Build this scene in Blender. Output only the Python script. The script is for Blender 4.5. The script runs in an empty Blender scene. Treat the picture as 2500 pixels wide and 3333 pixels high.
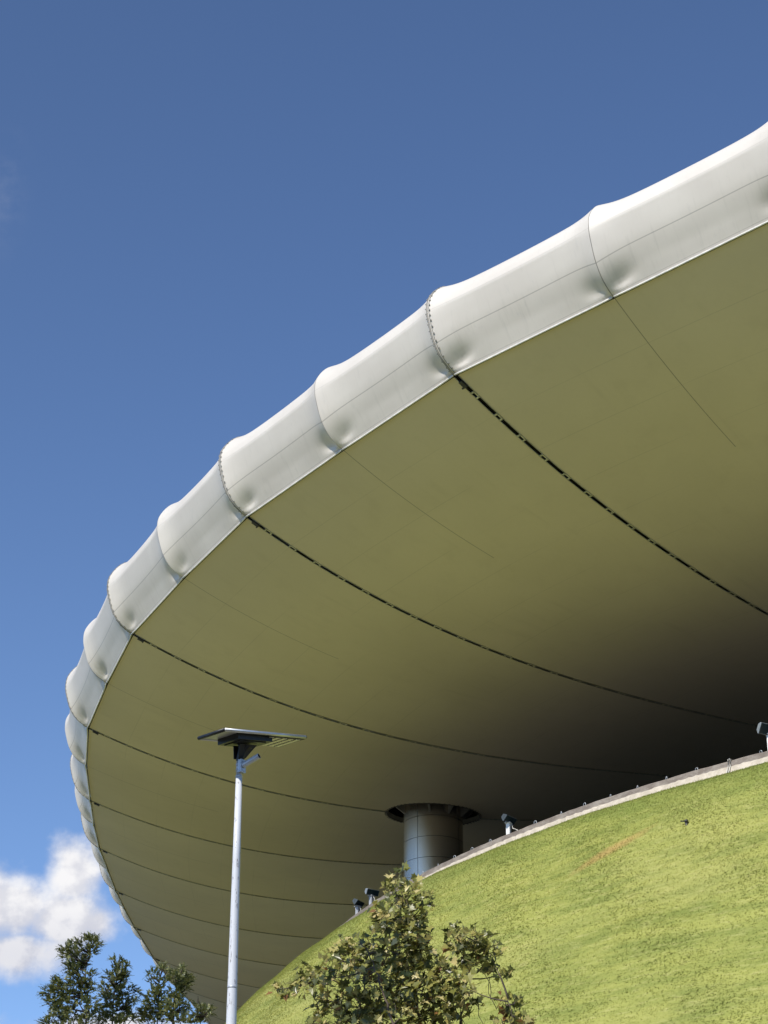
import bpy, math, random
import numpy as np
random.seed(7); rng = np.random.default_rng(11)
R = math.radians
scene = bpy.context.scene
COL = scene.collection
EYE = 1.65                                   # eye height of the photographer
PITCH = 0.46714767499760557; F = 7130.0; W, H = 2500, 3333

# ------------------------------------------------------------------ helpers
def ray(u, v):
    a, b = (u-W/2)/F, -(v-H/2)/F
    d = np.array([a, math.cos(PITCH)-b*math.sin(PITCH), math.sin(PITCH)+b*math.cos(PITCH)])
    return d/d[1]
def at(u, v, Y):                             # point at distance Y in front of the camera stand
    return ray(u, v)*Y + np.array([0, 0, EYE])

def link(o, parent=None):
    COL.objects.link(o)
    if parent is not None: o.parent = parent
    return o
def tag(o, label=None, cat=None, group=None, kind=None):
    if label: o['label'] = label
    if cat: o['category'] = cat
    if group: o['group'] = group
    if kind: o['kind'] = kind
    return o
def empty(name, loc, label, cat, group=None):
    o = bpy.data.objects.new(name, None); o.location = [float(c) for c in loc]; o.empty_display_size = .3
    link(o); tag(o, label, cat, group); return o

class MB:
    def __init__(s): s.v = []; s.f = []; s.m = []; s.uv = []
    def add(s, verts, faces, mi=0, uvs=None):
        b = len(s.v); s.v += [tuple(float(c) for c in p) for p in verts]
        s.f += [tuple(i+b for i in f) for f in faces]; s.m += [mi]*len(faces)
        s.uv += list(uvs) if uvs is not None else [(0., 0.)]*len(verts)
    def grid(s, P, mi=0, UV=None, mask=None):
        n, m, _ = P.shape
        fs = [(i*m+j, i*m+j+1, (i+1)*m+j+1, (i+1)*m+j) for i in range(n-1) for j in range(m-1) if mask is None or mask[i, j]]
        s.add(P.reshape(-1, 3), fs, mi, None if UV is None else [tuple(map(float, q)) for q in UV.reshape(-1, 2)])
    def box(s, c, ax, ay, az, mi=0):         # centre and three half-axis vectors
        c, ax, ay, az = map(np.asarray, (c, ax, ay, az))
        vs = [c+i*ax+j*ay+k*az for i in (-1, 1) for j in (-1, 1) for k in (-1, 1)]
        s.add(vs, [(0, 1, 3, 2), (4, 6, 7, 5), (0, 4, 5, 1), (2, 3, 7, 6), (0, 2, 6, 4), (1, 5, 7, 3)], mi)
    def tube(s, pts, rad, n=8, mi=0, caps=True):
        pts = [np.asarray(p, float) for p in pts]; k = len(pts)
        rad = [rad]*k if np.isscalar(rad) else rad
        vs = []; up = np.array([.13, .21, .97])
        for i, p in enumerate(pts):
            t = pts[min(i+1, k-1)]-pts[max(i-1, 0)]; t = t/(np.linalg.norm(t)+1e-12)
            a = np.cross(t, up)
            if np.linalg.norm(a) < .15: a = np.cross(t, np.array([1., .1, 0]))
            a /= np.linalg.norm(a); b = np.cross(t, a)
            vs += [p+rad[i]*(math.cos(q)*a+math.sin(q)*b) for q in np.arange(n)*2*math.pi/n]
        fs = [(i*n+j, i*n+(j+1) % n, (i+1)*n+(j+1) % n, (i+1)*n+j) for i in range(k-1) for j in range(n)]
        if caps: fs += [tuple(range(n))[::-1], tuple(range((k-1)*n, k*n))]
        s.add(vs, fs, mi)
    def build(s, name, mats, parent=None, smooth=False, rel=True):
        me = bpy.data.meshes.new(name); v = np.array(s.v, float).reshape(-1, 3)
        if parent is not None and rel: v = v-origin_of(parent)
        me.from_pydata(v.tolist(), [], s.f)
        for m in (mats if isinstance(mats, (list, tuple)) else [mats]): me.materials.append(m)
        me.polygons.foreach_set('material_index', s.m)
        if smooth: me.polygons.foreach_set('use_smooth', [True]*len(s.f))
        lay = me.uv_layers.new(name='UVMap')
        li = np.zeros(len(me.loops), int); me.loops.foreach_get('vertex_index', li)
        lay.data.foreach_set('uv', np.array(s.uv, float)[li].ravel())
        me.update()
        return link(bpy.data.objects.new(name, me), parent)
def origin_of(o):
    p = np.zeros(3)
    while o is not None: p = p+np.array(o.location); o = o.parent
    return p

# ------------------------------------------------------------------ materials
class NT:
    def __init__(s, name):
        s.mat = bpy.data.materials.new(name); s.mat.use_nodes = True
        s.t = s.mat.node_tree; s.n = s.t.nodes; s.l = s.t.links
        s.b = s.n['Principled BSDF']; s.out = s.n['Material Output']
    def new(s, typ, **kw):
        n = s.n.new(typ)
        for k, v in kw.items(): setattr(n, k, v)
        return n
    def val(s, sock, v):
        if hasattr(v, 'links') or isinstance(v, bpy.types.NodeSocket): s.l.new(v, sock)
        else: sock.default_value = v
    def math(s, op, a, b=None, c=None, clamp=False):
        n = s.new('ShaderNodeMath', operation=op, use_clamp=clamp)
        for i, x in enumerate((a, b, c)):
            if x is not None: s.val(n.inputs[i], x)
        return n.outputs[0]
    def mix(s, f, a, b, typ='MIX'):
        n = s.new('ShaderNodeMix', data_type='RGBA', blend_type=typ)
        s.val(n.inputs[0], f); s.val(n.inputs[6], a); s.val(n.inputs[7], b)
        return n.outputs[2]
    def ramp(s, x, lo, hi):
        n = s.new('ShaderNodeMapRange', interpolation_type='SMOOTHSTEP')
        s.val(n.inputs[0], x); s.val(n.inputs[1], lo); s.val(n.inputs[2], hi)
        return n.outputs[0]
    def noise(s, vec, scale, detail=4, rough=.55, dim='3D'):
        n = s.new('ShaderNodeTexNoise', noise_dimensions=dim)
        if vec is not None: s.l.new(vec, n.inputs['Vector'])
        n.inputs['Scale'].default_value = scale; n.inputs['Detail'].default_value = detail; n.inputs['Roughness'].default_value = rough
        return n.outputs[0]
    def obj(s): return s.new('ShaderNodeTexCoord').outputs['Object']
    def pos(s): return s.new('ShaderNodeNewGeometry').outputs['Position']
    def island(s): return s.new('ShaderNodeNewGeometry').outputs['Random Per Island']
    def uv(s):
        x = s.new('ShaderNodeSeparateXYZ'); s.l.new(s.new('ShaderNodeTexCoord').outputs['UV'], x.inputs[0]); return x.outputs[0], x.outputs[1]
    def mapping(s, vec, scale=(1, 1, 1), loc=(0, 0, 0), rot=(0, 0, 0)):
        n = s.new('ShaderNodeMapping'); s.l.new(vec, n.inputs[0])
        n.inputs[1].default_value = loc; n.inputs[2].default_value = rot; n.inputs[3].default_value = scale
        return n.outputs[0]
    def bump(s, h, strength=.3, dist=.02):
        n = s.new('ShaderNodeBump'); s.l.new(h, n.inputs['Height'])
        n.inputs['Strength'].default_value = strength; n.inputs['Distance'].default_value = dist
        s.l.new(n.outputs[0], s.b.inputs['Normal'])
    def set(s, col=None, rough=None, metal=None, spec=None):
        if col is not None: s.val(s.b.inputs['Base Color'], (*col, 1) if isinstance(col, tuple) and len(col) == 3 else col)
        if rough is not None: s.val(s.b.inputs['Roughness'], rough)
        if metal is not None: s.val(s.b.inputs['Metallic'], metal)
        if spec is not None: s.val(s.b.inputs['Specular IOR Level'], spec)
        return s
    def line(s, x, period, width):           # 1 on a thin line at multiples of period
        f = s.math('PINGPONG', x, period/2)
        return s.math('LESS_THAN', f, width)
def C4(*c): return (*c, 1.0)

def m_plain(name, col, rough=.5, metal=0., var=.15, scale=6., spec=.5, bump=0):
    t = NT(name); nz = t.noise(t.obj(), scale, 5)
    f = t.ramp(nz, .3, .7)
    t.set(t.mix(f, C4(*[c*(1-var) for c in col]), C4(*[min(1, c*(1+var)) for c in col])), rough, metal, spec)
    if bump: t.bump(nz, bump, .01)
    return t.mat

def m_rim():
    t = NT('rim_membrane'); u, v = t.uv()
    seam = t.math('LESS_THAN', t.math('ABSOLUTE', t.math('SUBTRACT', v, 2.0)), .028)
    arch = t.line(u, 1.0, .0021)
    hem = t.math('LESS_THAN', t.math('ABSOLUTE', t.math('SUBTRACT', v, .16)), .018)
    up = t.math('MULTIPLY', t.math('LESS_THAN', t.math('ABSOLUTE', t.math('SUBTRACT', v, 4.02)), .03), .22)
    ln = t.math('MAXIMUM', t.math('MAXIMUM', t.math('MULTIPLY', seam, .75), up), t.math('MAXIMUM', arch, t.math('MULTIPLY', hem, .5)))
    n1 = t.noise(t.pos(), .55, 3); n2 = t.noise(t.mapping(t.pos(), (3, 3, .7)), 2.2, 5)
    base = t.mix(t.ramp(n1, .3, .75), C4(.69, .64, .56), C4(.755, .705, .62))
    base = t.mix(t.math('MULTIPLY', t.ramp(n2, .55, .8), .22), base, C4(.5, .48, .43))
    cs = t.new('ShaderNodeCombineXYZ'); t.l.new(u, cs.inputs[0]); t.l.new(v, cs.inputs[1])
    drip = t.noise(t.mapping(cs.outputs[0], (38, .35, 1)), 1.0, 4, .6)
    base = t.mix(t.math('MULTIPLY', t.math('MULTIPLY', t.ramp(drip, .52, .74), t.ramp(v, 4.2, 2.2)), .20), base, C4(.46, .43, .37))
    col = t.mix(t.math('MULTIPLY', ln, .55), base, C4(.16, .155, .13))
    t.set(col, .42, 0, .35)
    cmb = t.new('ShaderNodeCombineXYZ'); t.l.new(u, cmb.inputs[0]); t.l.new(v, cmb.inputs[1])
    wr = t.noise(t.mapping(cmb.outputs[0], (55, 1.1, 1)), 1.6, 3)       # tension wrinkles beside each arch, near the lower edge
    near = t.ramp(t.math('PINGPONG', u, .5), .16, .0); low = t.ramp(v, 2.4, .6)
    t.bump(t.math('MULTIPLY', wr, t.math('MULTIPLY', near, low)), .35, .03)
    return t.mat

def m_soffit(base0=(.725, .64, .462)):
    t = NT('soffit_membrane'); u, v = t.uv()
    half = t.math('MULTIPLY', t.math('LESS_THAN', t.math('ABSOLUTE', t.math('SUBTRACT', t.math('FRACT', u), .5)), .0013), t.math('LESS_THAN', v, 5.2))
    nlow = t.noise(t.pos(), .3, 2)
    cross = t.math('MULTIPLY', t.line(v, 1.42, .012), t.ramp(nlow, .35, .6))
    n1 = t.noise(t.pos(), .16, 3); n2 = t.noise(t.pos(), 1.4, 5); n3 = t.noise(t.pos(), 9, 2)
    band = t.noise(t.math('FLOOR', t.math('DIVIDE', v, 1.42)), 3.7, 0, .5, '1D') if False else n2
    b = base0
    base = t.mix(t.ramp(n1, .3, .7), C4(*[c*.95 for c in b]), C4(*[c*1.04 for c in b]))
    base = t.mix(t.math('MULTIPLY', t.ramp(n2, .5, .8), .16), base, C4(b[0]*.72, b[1]*.7, b[2]*.66))
    base = t.mix(t.math('MULTIPLY', t.ramp(n3, .3, .8), .05), base, C4(b[0]*.7, b[1]*.7, b[2]*.7))
    cs = t.new('ShaderNodeCombineXYZ'); t.l.new(u, cs.inputs[0]); t.l.new(v, cs.inputs[1])
    run = t.noise(t.mapping(cs.outputs[0], (26, .16, 1)), 1.0, 5, .6); wid = t.noise(t.mapping(cs.outputs[0], (3, .7, 1)), 1.0, 3)
    base = t.mix(t.math('MULTIPLY', t.math('MULTIPLY', t.ramp(run, .5, .75), t.ramp(wid, .4, .7)), .16), base, C4(b[0]*.62, b[1]*.6, b[2]*.55))
    ln = t.math('MAXIMUM', t.math('MULTIPLY', half, .55), t.math('MULTIPLY', cross, .11))
    t.set(t.mix(ln, base, C4(.10, .095, .07)), .55, 0, .3)
    return t.mat

def m_grass(blade=False):
    t = NT('grass_blade' if blade else 'grass_turf'); p = t.pos()
    # coordinates round the mound axis: angle along the contour, height across it
    d = t.new('ShaderNodeVectorMath', operation='SUBTRACT'); t.l.new(p, d.inputs[0]); d.inputs[1].default_value = (CC[0], CC[1], 0)
    x = t.new('ShaderNodeSeparateXYZ'); t.l.new(d.outputs[0], x.inputs[0])
    ang = t.math('MULTIPLY', t.math('ARCTAN2', x.outputs[1], t.math('MULTIPLY', x.outputs[0], -1)), 42.0)
    c = t.new('ShaderNodeCombineXYZ'); t.l.new(ang, c.inputs[0]); t.l.new(x.outputs[2], c.inputs[1])
    streak = t.noise(t.mapping(c.outputs[0], (.45, 2.2, 1), rot=(0, 0, .25)), 1.0, 5, .62)
    strand = t.noise(t.mapping(c.outputs[0], (2.0, 9.0, 1), rot=(0, 0, .32)), 1.0, 6, .7)
    broad = t.noise(t.mapping(c.outputs[0], (.22, .5, 1)), .8, 3)
    fine = t.noise(t.mapping(p, (1, 1, 1.6)), 5.5, 5, .72)
    g1, g2, g3 = C4(.215, .25, .058), C4(.33, .345, .086), C4(.395, .39, .125)
    col = t.mix(t.ramp(streak, .34, .64), g1, g2)
    col = t.mix(t.math('MULTIPLY', t.ramp(broad, .45, .75), .5), col, g3)
    col = t.mix(t.math('MULTIPLY', t.ramp(strand, .48, .72), .5), col, C4(.50, .47, .19))
    col = t.mix(t.math('MULTIPLY', t.ramp(strand, .47, .28), .5), col, C4(.13, .155, .036))
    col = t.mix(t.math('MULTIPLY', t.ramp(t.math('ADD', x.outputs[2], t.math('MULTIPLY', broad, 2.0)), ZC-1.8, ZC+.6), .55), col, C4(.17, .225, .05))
    # worn reddish streak in the turf
    dp = t.new('ShaderNodeVectorMath', operation='SUBTRACT'); t.l.new(p, dp.inputs[0]); dp.inputs[1].default_value = tuple(PATCH)
    sx = t.new('ShaderNodeVectorMath', operation='DOT_PRODUCT'); t.l.new(dp.outputs[0], sx.inputs[0]); sx.inputs[1].default_value = tuple(PA/1.35)
    sy = t.new('ShaderNodeVectorMath', operation='DOT_PRODUCT'); t.l.new(dp.outputs[0], sy.inputs[0]); sy.inputs[1].default_value = tuple(PB/.36)
    r2 = t.math('ADD', t.math('POWER', t.math('ABSOLUTE', sx.outputs['Value']), 2.0), t.math('POWER', t.math('ABSOLUTE', sy.outputs['Value']), 2.0))
    pm = t.math('MULTIPLY', t.ramp(t.math('ADD', r2, t.math('MULTIPLY', fine, 1.1)), 1.75, .25), .62)
    col = t.mix(pm, col, C4(.50, .30, .12))
    if blade:
        i = t.island(); col = t.mix(t.math('MULTIPLY', i, .5), col, t.mix(.5, col, C4(.42, .42, .14)))
        col = t.mix(t.math('MULTIPLY', t.ramp(i, .5, .05), .22), col, C4(.12, .15, .03))
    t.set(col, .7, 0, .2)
    tr = t.new('ShaderNodeBsdfTranslucent'); t.l.new(col, tr.inputs[0])
    if blade:
        ms = t.new('ShaderNodeMixShader'); ms.inputs[0].default_value = .5
        t.l.new(t.b.outputs[0], ms.inputs[1]); t.l.new(tr.outputs[0], ms.inputs[2]); t.l.new(ms.outputs[0], t.out.inputs[0])
    else: t.bump(fine, .5, .05)
    return t.mat

def m_leaf(name, stops, gloss=.4, trans=.25):
    t = NT(name); i = t.island()
    r = t.new('ShaderNodeValToRGB'); t.l.new(i, r.inputs[0]); r.color_ramp.interpolation = 'CONSTANT'
    e = r.color_ramp.elements
    for k, (p, c) in enumerate(stops):
        el = e[k] if k < 2 else e.new(p)
        el.position = p; el.color = C4(*c)
    nz = t.noise(t.obj(), 14, 3)
    col = t.mix(t.math('MULTIPLY', t.ramp(nz, .4, .7), .3), r.outputs[0], t.mix(.5, r.outputs[0], C4(.16, .16, .06)))
    t.set(col, gloss, 0, .6)
    tr = t.new('ShaderNodeBsdfTranslucent'); t.l.new(col, tr.inputs[0])
    ms = t.new('ShaderNodeMixShader'); ms.inputs[0].default_value = trans
    t.l.new(t.b.outputs[0], ms.inputs[1]); t.l.new(tr.outputs[0], ms.inputs[2]); t.l.new(ms.outputs[0], t.out.inputs[0])
    return t.mat

def m_metal_clad():
    t = NT('clad_metal'); nz = t.noise(t.mapping(t.obj(), (9, 9, .6)), 2, 4)
    t.set(t.mix(nz, C4(.62, .545, .435), C4(.74, .655, .545)), None, .78)
    t.b.inputs['Roughness'].default_value = .27
    for l in list(t.b.inputs['Roughness'].links): t.l.remove(l)
    return t.mat

def m_pole():
    t = NT('painted_pole'); p = t.obj()
    n1 = t.noise(t.mapping(p, (14, 14, 3.2)), 3.2, 6, .7); n2 = t.noise(t.mapping(p, (22, 22, .35)), 2.0, 4)
    chip = t.ramp(n1, .60, .63)
    col = t.mix(chip, C4(.66, .68, .70), C4(.16, .15, .15))
    st = t.math('MULTIPLY', t.ramp(n2, .56, .76), .35)
    col = t.mix(st, col, C4(.42, .36, .27))
    t.set(col, .38, 0, .5); return t.mat

def m_mortar():
    t = NT('pale_mortar'); n = t.noise(t.pos(), 5, 6, .65)
    t.set(t.mix(t.ramp(n, .35, .7), C4(.50, .44, .355), C4(.66, .59, .49)), .85); t.bump(n, .5, .05); return t.mat
def m_curb():
    t = NT('curb_concrete'); n = t.noise(t.mapping(t.pos(), (1, 1, 2.5)), 2.2, 6, .6); n2 = t.noise(t.pos(), 14, 4)
    col = t.mix(t.ramp(n, .35, .68), C4(.20, .165, .14), C4(.33, .29, .25))
    col = t.mix(t.math('MULTIPLY', t.ramp(n2, .55, .75), .4), col, C4(.42, .38, .33))
    t.set(col, .85); t.bump(n2, .4, .02); return t.mat

# ------------------------------------------------------------------ the roof's shape
PSI = (1.7707327767100898, -0.6632108474112978, 0.7871769684198482, -0.36896270139712983)
PX, PY, BAY = -10.759698096282907, 76.0446751356429, 10.0
HH = (29.471479554532664, 4.041155169495354, 4.409882579141771, -2.5785079600178418)
DA, DB, DC, DA1, DB1, DB2 = .4831158305574549, -.025646859348272644, .0004067956077664599, -.06022080232276804, -.0016773355131310685, .0050067600665829595
SK, SK1 = -.051063887073234754, .04848702399432996
CORR = [(0, 0, 0), (0.5, 0.013, 0.038), (1, -0.074, 0.002), (1.5, 0.183, -0.020), (2, 0.054, 0.045), (2.5, 0.090, 0.074), (3, -0.144, 0.057), (3.5, -0.079, 0.027), (4, -0.215, -0.054), (4.5, -0.038, -0.091), (5, 0.155, -0.209), (5.5, 0.142, -0.018), (6, 0.096, 0.029), (6.5, 0.094, 0.069), (7, 0.028, 0.032), (7.5, -0.069, 0.105), (8, -0.049, -0.026), (8.5, -0.098, 0.047), (9, -0.115, -0.031), (10, 0.011, -0.074), (11, 0.108, 0.126), (12, 0, 0)]
CK = np.array(CORR)
KMIN, KMAX = -5, 13
def _psi(k):
    kc = min(max(k, .4), 10.); q = (kc-4)/6
    p = PSI[0]+PSI[1]*q+PSI[2]*q*q+PSI[3]*q**3
    if k != kc:
        d = (PSI[1]+2*PSI[2]*q+3*PSI[3]*q*q)/6
        p += max(d, -.27)*(k-kc)
    return p
_st = 1/40.
_kk = np.arange(KMIN-1, KMAX+1+_st/2, _st); _ps = np.array([_psi(k) for k in _kk])
def _cum(g):
    c = np.concatenate([[0], np.cumsum((g[1:]+g[:-1])/2*_st*BAY)]); return c-c[np.argmin(abs(_kk-4))]
_X, _Y = PX+_cum(np.cos(_ps)), PY+_cum(np.sin(_ps))
def edge_smooth(k):
    p = np.array([np.interp(k, _kk, _X), np.interp(k, _kk, _Y)])
    q = (min(max(k, -.5), 12)-4)/6
    a = np.interp(k, _kk, _ps)+math.pi/2+SK+SK1*q
    return p, np.array([math.cos(a), math.sin(a)]), HH[0]+HH[1]*q+HH[2]*q*q+HH[3]*q**3+EYE
UPC = np.array([0, -math.sin(PITCH), math.cos(PITCH)])
_p0, _n0, _z0 = edge_smooth(0); _dep = _p0[1]*math.cos(PITCH)+(_z0-EYE)*math.sin(PITCH)
_u0 = W/2+F*_p0[0]/_dep; _v0 = H/2-F*(-_p0[1]*math.sin(PITCH)+(_z0-EYE)*math.cos(PITCH))/_dep
CK[0, 1:] = ((2592-_u0)/F*_dep, -(674-_v0)/F*_dep)
def joint(k):                                 # the measured corner where two rim sections meet
    p, n, z = edge_smooth(k); P = np.array([p[0], p[1], z])
    P = P+np.interp(k, CK[:, 0], CK[:, 1])*np.array([1., 0, 0])+np.interp(k, CK[:, 0], CK[:, 2])*UPC
    return P, n
_JK = np.arange(KMIN, KMAX+.01, .5); _J = np.array([joint(k)[0] for k in _JK]); _JN = np.array([joint(k)[1] for k in _JK])
def edge(k):                                  # straight between corners
    P = np.array([np.interp(k, _JK, _J[:, i]) for i in range(3)])
    n = np.array([np.interp(k, _JK, _JN[:, i]) for i in range(2)]); n /= np.linalg.norm(n)
    return P, n
def soffit_pt(k, U):
    p, n, z = edge_smooth(k); P, n2 = edge(k); q = (min(max(k, -.5), 12)-4)/6
    w = math.exp(-U/4.0); base = np.array([p[0], p[1], z])
    Uc = min(U, 21.)
    a, b = DA+DA1*q, DB+DB1*q+DB2*q*q
    drop = a*Uc+b*Uc**2+DC*Uc**3+(U-Uc)*max(-.05, min(.05, a+2*b*Uc+3*DC*Uc**2))
    Q = base-np.array([n[0], n[1], 0])*U-np.array([0, 0, drop])
    return Q+(P-base)*w
ARCH = np.array([(0, 0), (.37, .19), (.68, .66), (.85, 1.17), (.92, 1.57), (.86, 1.99), (.52, 2.44), (0, 2.68), (-.8, 2.95), (-1.9, 3.15)])
MID = np.array([(0, 0), (.27, .43), (.52, .89), (.67, 1.28), (.79, 1.65), (.70, 1.98), (.44, 2.32), (.0, 2.57), (-.8, 2.84), (-1.9, 3.1)])
def catmull(P, s, sharp=None):
    i = min(int(s), len(P)-2); f = s-i
    p1, p2 = P[i], P[i+1]
    p0 = P[i-1] if i > 0 and i != sharp else 2*p1-p2
    p3 = P[i+2] if i+2 < len(P) and i+1 != sharp else 2*p2-p1
    return .5*((2*p1)+(p2-p0)*f+(2*p0-5*p1+4*p2-p3)*f*f+(3*p1-p0-3*p2+p3)*f**3)
def rim_pt(k, s):
    t = (k*2) % 1.0; d = min(t, 1-t)
    w = math.exp(-((d/.085)**1.25))
    e, z = catmull(ARCH, s)*w+catmull(MID, s, 4)*(1-w)
    sag = math.sin(math.pi*t)
    jx = int(round(k*2)); dim = (.115+.06*((jx*7+(3 if t < .5 else 0)) % 5)/4)*math.exp(-((d-.066)/.072)**2)*math.exp(-((s-.78)/.56)**2)*(1-math.exp(-(s/.46)**2))      # the cloth is pinched in beside each arch, low down
    e -= dim
    P, n = edge(k)
    return P+np.array([n[0], n[1], 0])*(e-.05*sag*(s > 0)*min(s, 1))+np.array([0, 0, z])

# curb circle on top of the grass mound
CC = np.array([33.265, 81.681]); CR = 36.857; ZC = 19.937+EYE; SL = 1.06
def cpt(ang, e, z): return np.array([CC[0]+(CR+e)*math.cos(ang), CC[1]+(CR+e)*math.sin(ang), z])
def mound_z(e): return ZC-.40-SL*(e-.8*(1-math.exp(-max(e, 0)/.8)))
def mound_hit(u, v):                          # where a sight line meets the turf
    d = ray(u, v); lo, hi = 30., 90.
    for t in np.linspace(30, 90, 6000):
        P = d*t+np.array([0, 0, EYE]); e = math.hypot(P[0]-CC[0], P[1]-CC[1])-CR
        if e > 0 and P[2] < mound_z(e): return P
    return P
PATCH = mound_hit(1990, 2770); _pa = mound_hit(2060, 2728)
PA = (_pa-PATCH)/np.linalg.norm(_pa-PATCH)
_pb = mound_hit(2000, 2795)-PATCH; PB = _pb-PA*_pb.dot(PA); PB /= np.linalg.norm(PB)

M_RIM, M_SOF = m_rim(), m_soffit()
M_TURF, M_BLADE = m_grass(), m_grass(True)
M_DARK = m_plain('dark_gap', (.012, .012, .010), .8)
M_KEDER = m_plain('edge_rail_white', (.78, .76, .70), .35)
M_SEAMEDGE = m_plain('seam_keder', (.38, .36, .26), .5)
M_LACE = m_plain('lacing_plate', (.60, .57, .40), .5, .0)
M_STEELDK = m_plain('dark_steel', (.06, .062, .065), .45, .5)
M_CLAD = m_metal_clad()
M_CURB, M_MORT = m_curb(), m_mortar()
M_CONC = m_plain('deck_shade_dark', (.03, .028, .026), .9, 0, .2, 1.0)  # floor colour lowered to near black to deepen the shade under the roof
M_WALL = m_plain('wall_shade_dark', (.012, .011, .011), .8, 0, .2, .7)  # wall colour also lowered to stand in for deep shade
M_RIMSEAM = m_plain('rim_lacing_grey', (.30, .29, .26), .5)
M_BLACK = m_plain('black_plastic', (.012, .013, .015), .45)
M_ALU = m_plain('brushed_aluminium', (.62, .63, .62), .32, .8)
M_GALV = m_plain('galvanised_steel', (.52, .55, .58), .42, .35)
M_WPOST = m_plain('white_paint', (.80, .80, .78), .4)
M_WPOST_SHADED = m_plain('white_paint_shaded', (.36, .37, .40), .45)  # darker copy of the white post paint, with the shade in its colour
M_FLOOD = m_plain('floodlight_grey', (.07, .085, .09), .42, .2)
M_FLOODL = m_plain('floodlight_pale', (.30, .33, .35), .42, .2)
M_LENS = m_plain('floodlight_glass', (.02, .035, .04), .2)
M_CABLE = m_plain('pale_cable', (.55, .53, .48), .5)
M_POLE = m_pole()
M_BARK = m_plain('plane_bark', (.12, .095, .07), .85, 0, .35, 9, .2, .5)
M_BARKC = m_plain('conifer_bark', (.05, .04, .03), .9, 0, .3, 9, .2, .5)
M_LEAF = m_leaf('plane_leaf', [(0, (.10, .115, .026)), (.28, (.22, .225, .05)), (.50, (.38, .36, .09)), (.72, (.58, .51, .17)), (.89, (.74, .62, .26)), (.965, (.34, .17, .06))], .36, .36)
M_CONIF = m_leaf('conifer_leaf', [(0, (.08, .105, .03)), (.38, (.15, .175, .05)), (.68, (.25, .26, .08)), (.9, (.40, .38, .14))], .5, .34)

# ------------------------------------------------------------------ stadium roof
RO = edge(4)[0]
roof = empty('stadium_roof', (RO[0], RO[1], RO[2]), 'huge white membrane roof with scalloped rim and olive underside seams', 'roof')
HOLE = np.array([1.83, 77.95]); HR, CRAD = 1.73, 1.10
GAP = .07/BAY
for k0 in range(KMIN, KMAX):
    fine = k0 in (3, 4)
    nk, us = (90, np.arange(.1, 36.2, .13)) if fine else (28, np.concatenate([[.05], np.arange(.4, 6, .4), np.arange(6, 36.2, 1.)]))
    if fine: us = np.concatenate([[.05], np.arange(.4, 9, .4), np.arange(9, 17, .11), np.arange(17, 36.2, .8)])
    ks = np.linspace(k0+GAP, k0+1-GAP, nk)
    P = np.zeros((nk, len(us), 3)); UV = np.zeros((nk, len(us), 2))
    for i, k in enumerate(ks):
        tt = k-k0; sag = 4*tt*(1-tt)
        for j, U in enumerate(us):
            q = soffit_pt(k, U); q[2] += .06*sag*min(1, U/5)     # the cloth is drawn up a little between ribs
            P[i, j] = q; UV[i, j] = (k, U)
    mask = None
    if fine:
        cen = (P[:-1, :-1]+P[1:, 1:])[:, :, :2]/2
        mask = np.hypot(cen[..., 0]-HOLE[0], cen[..., 1]-HOLE[1]) > HR
        for i in range(nk):
            for j in range(len(us)):
                d = P[i, j, :2]-HOLE; r = np.hypot(*d)
                if HR-.13 < r < HR+.07 and len(set(bool(mask[a, b]) for a in (i-1, i) for b in (j-1, j) if 0 <= a < nk-1 and 0 <= b < len(us)-1)) > 1:
                    P[i, j, :2] = HOLE+d/r*HR
    mb = MB(); mb.grid(P[::-1], 0, UV[::-1], None if mask is None else mask[::-1])
    mb.build('soffit_panel', M_SOF, roof, True)
    # top skin of the same bay
    ks2 = np.linspace(k0, k0+1, 17); mb = MB(); T = np.zeros((17, 9, 3))
    for i, k in enumerate(ks2):
        A = rim_pt(k, 9); B = soffit_pt(k, 36); n = edge(k)[1]
        for j in range(9):
            f = j/8; T[i, j] = A*(1-f)+B*f+np.array([0, 0, 3.2*math.sin(math.pi*f)**.8+(0 if f < 1 else 0)])
    mb.grid(T, 0); mb.build('top_membrane', M_RIM, roof, True)
for h in range(KMIN*2, KMAX*2):
    f = np.linspace(0, 1, 41); f = .5-.5*np.cos(math.pi*f)
    ks = (h+np.clip(f, .0008, .9992))/2
    ss = np.concatenate([np.arange(0, 9.01, .2)])
    P = np.array([[rim_pt(k, s) for s in ss] for k in ks]); UV = np.array([[(k*2, s) for s in ss] for k in ks])
    mb = MB(); mb.grid(P, 0, UV); mb.build('rim_panel', M_RIM, roof, True)
    mb = MB(); pts = []
    for k in np.linspace(h/2+.003, h/2+.497, 17):
        Q, n = edge(k); t = (k*2) % 1; kink = .035*math.exp(-min(t, 1-t)/.05)
        pts.append(Q+np.array([n[0], n[1], 0])*(.0+kink)+np.array([0, 0, -.02-kink*.3]))
    mb.tube(pts, .027, 6, 0); mb.build('edge_rail', M_KEDER, roof, True)
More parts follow.
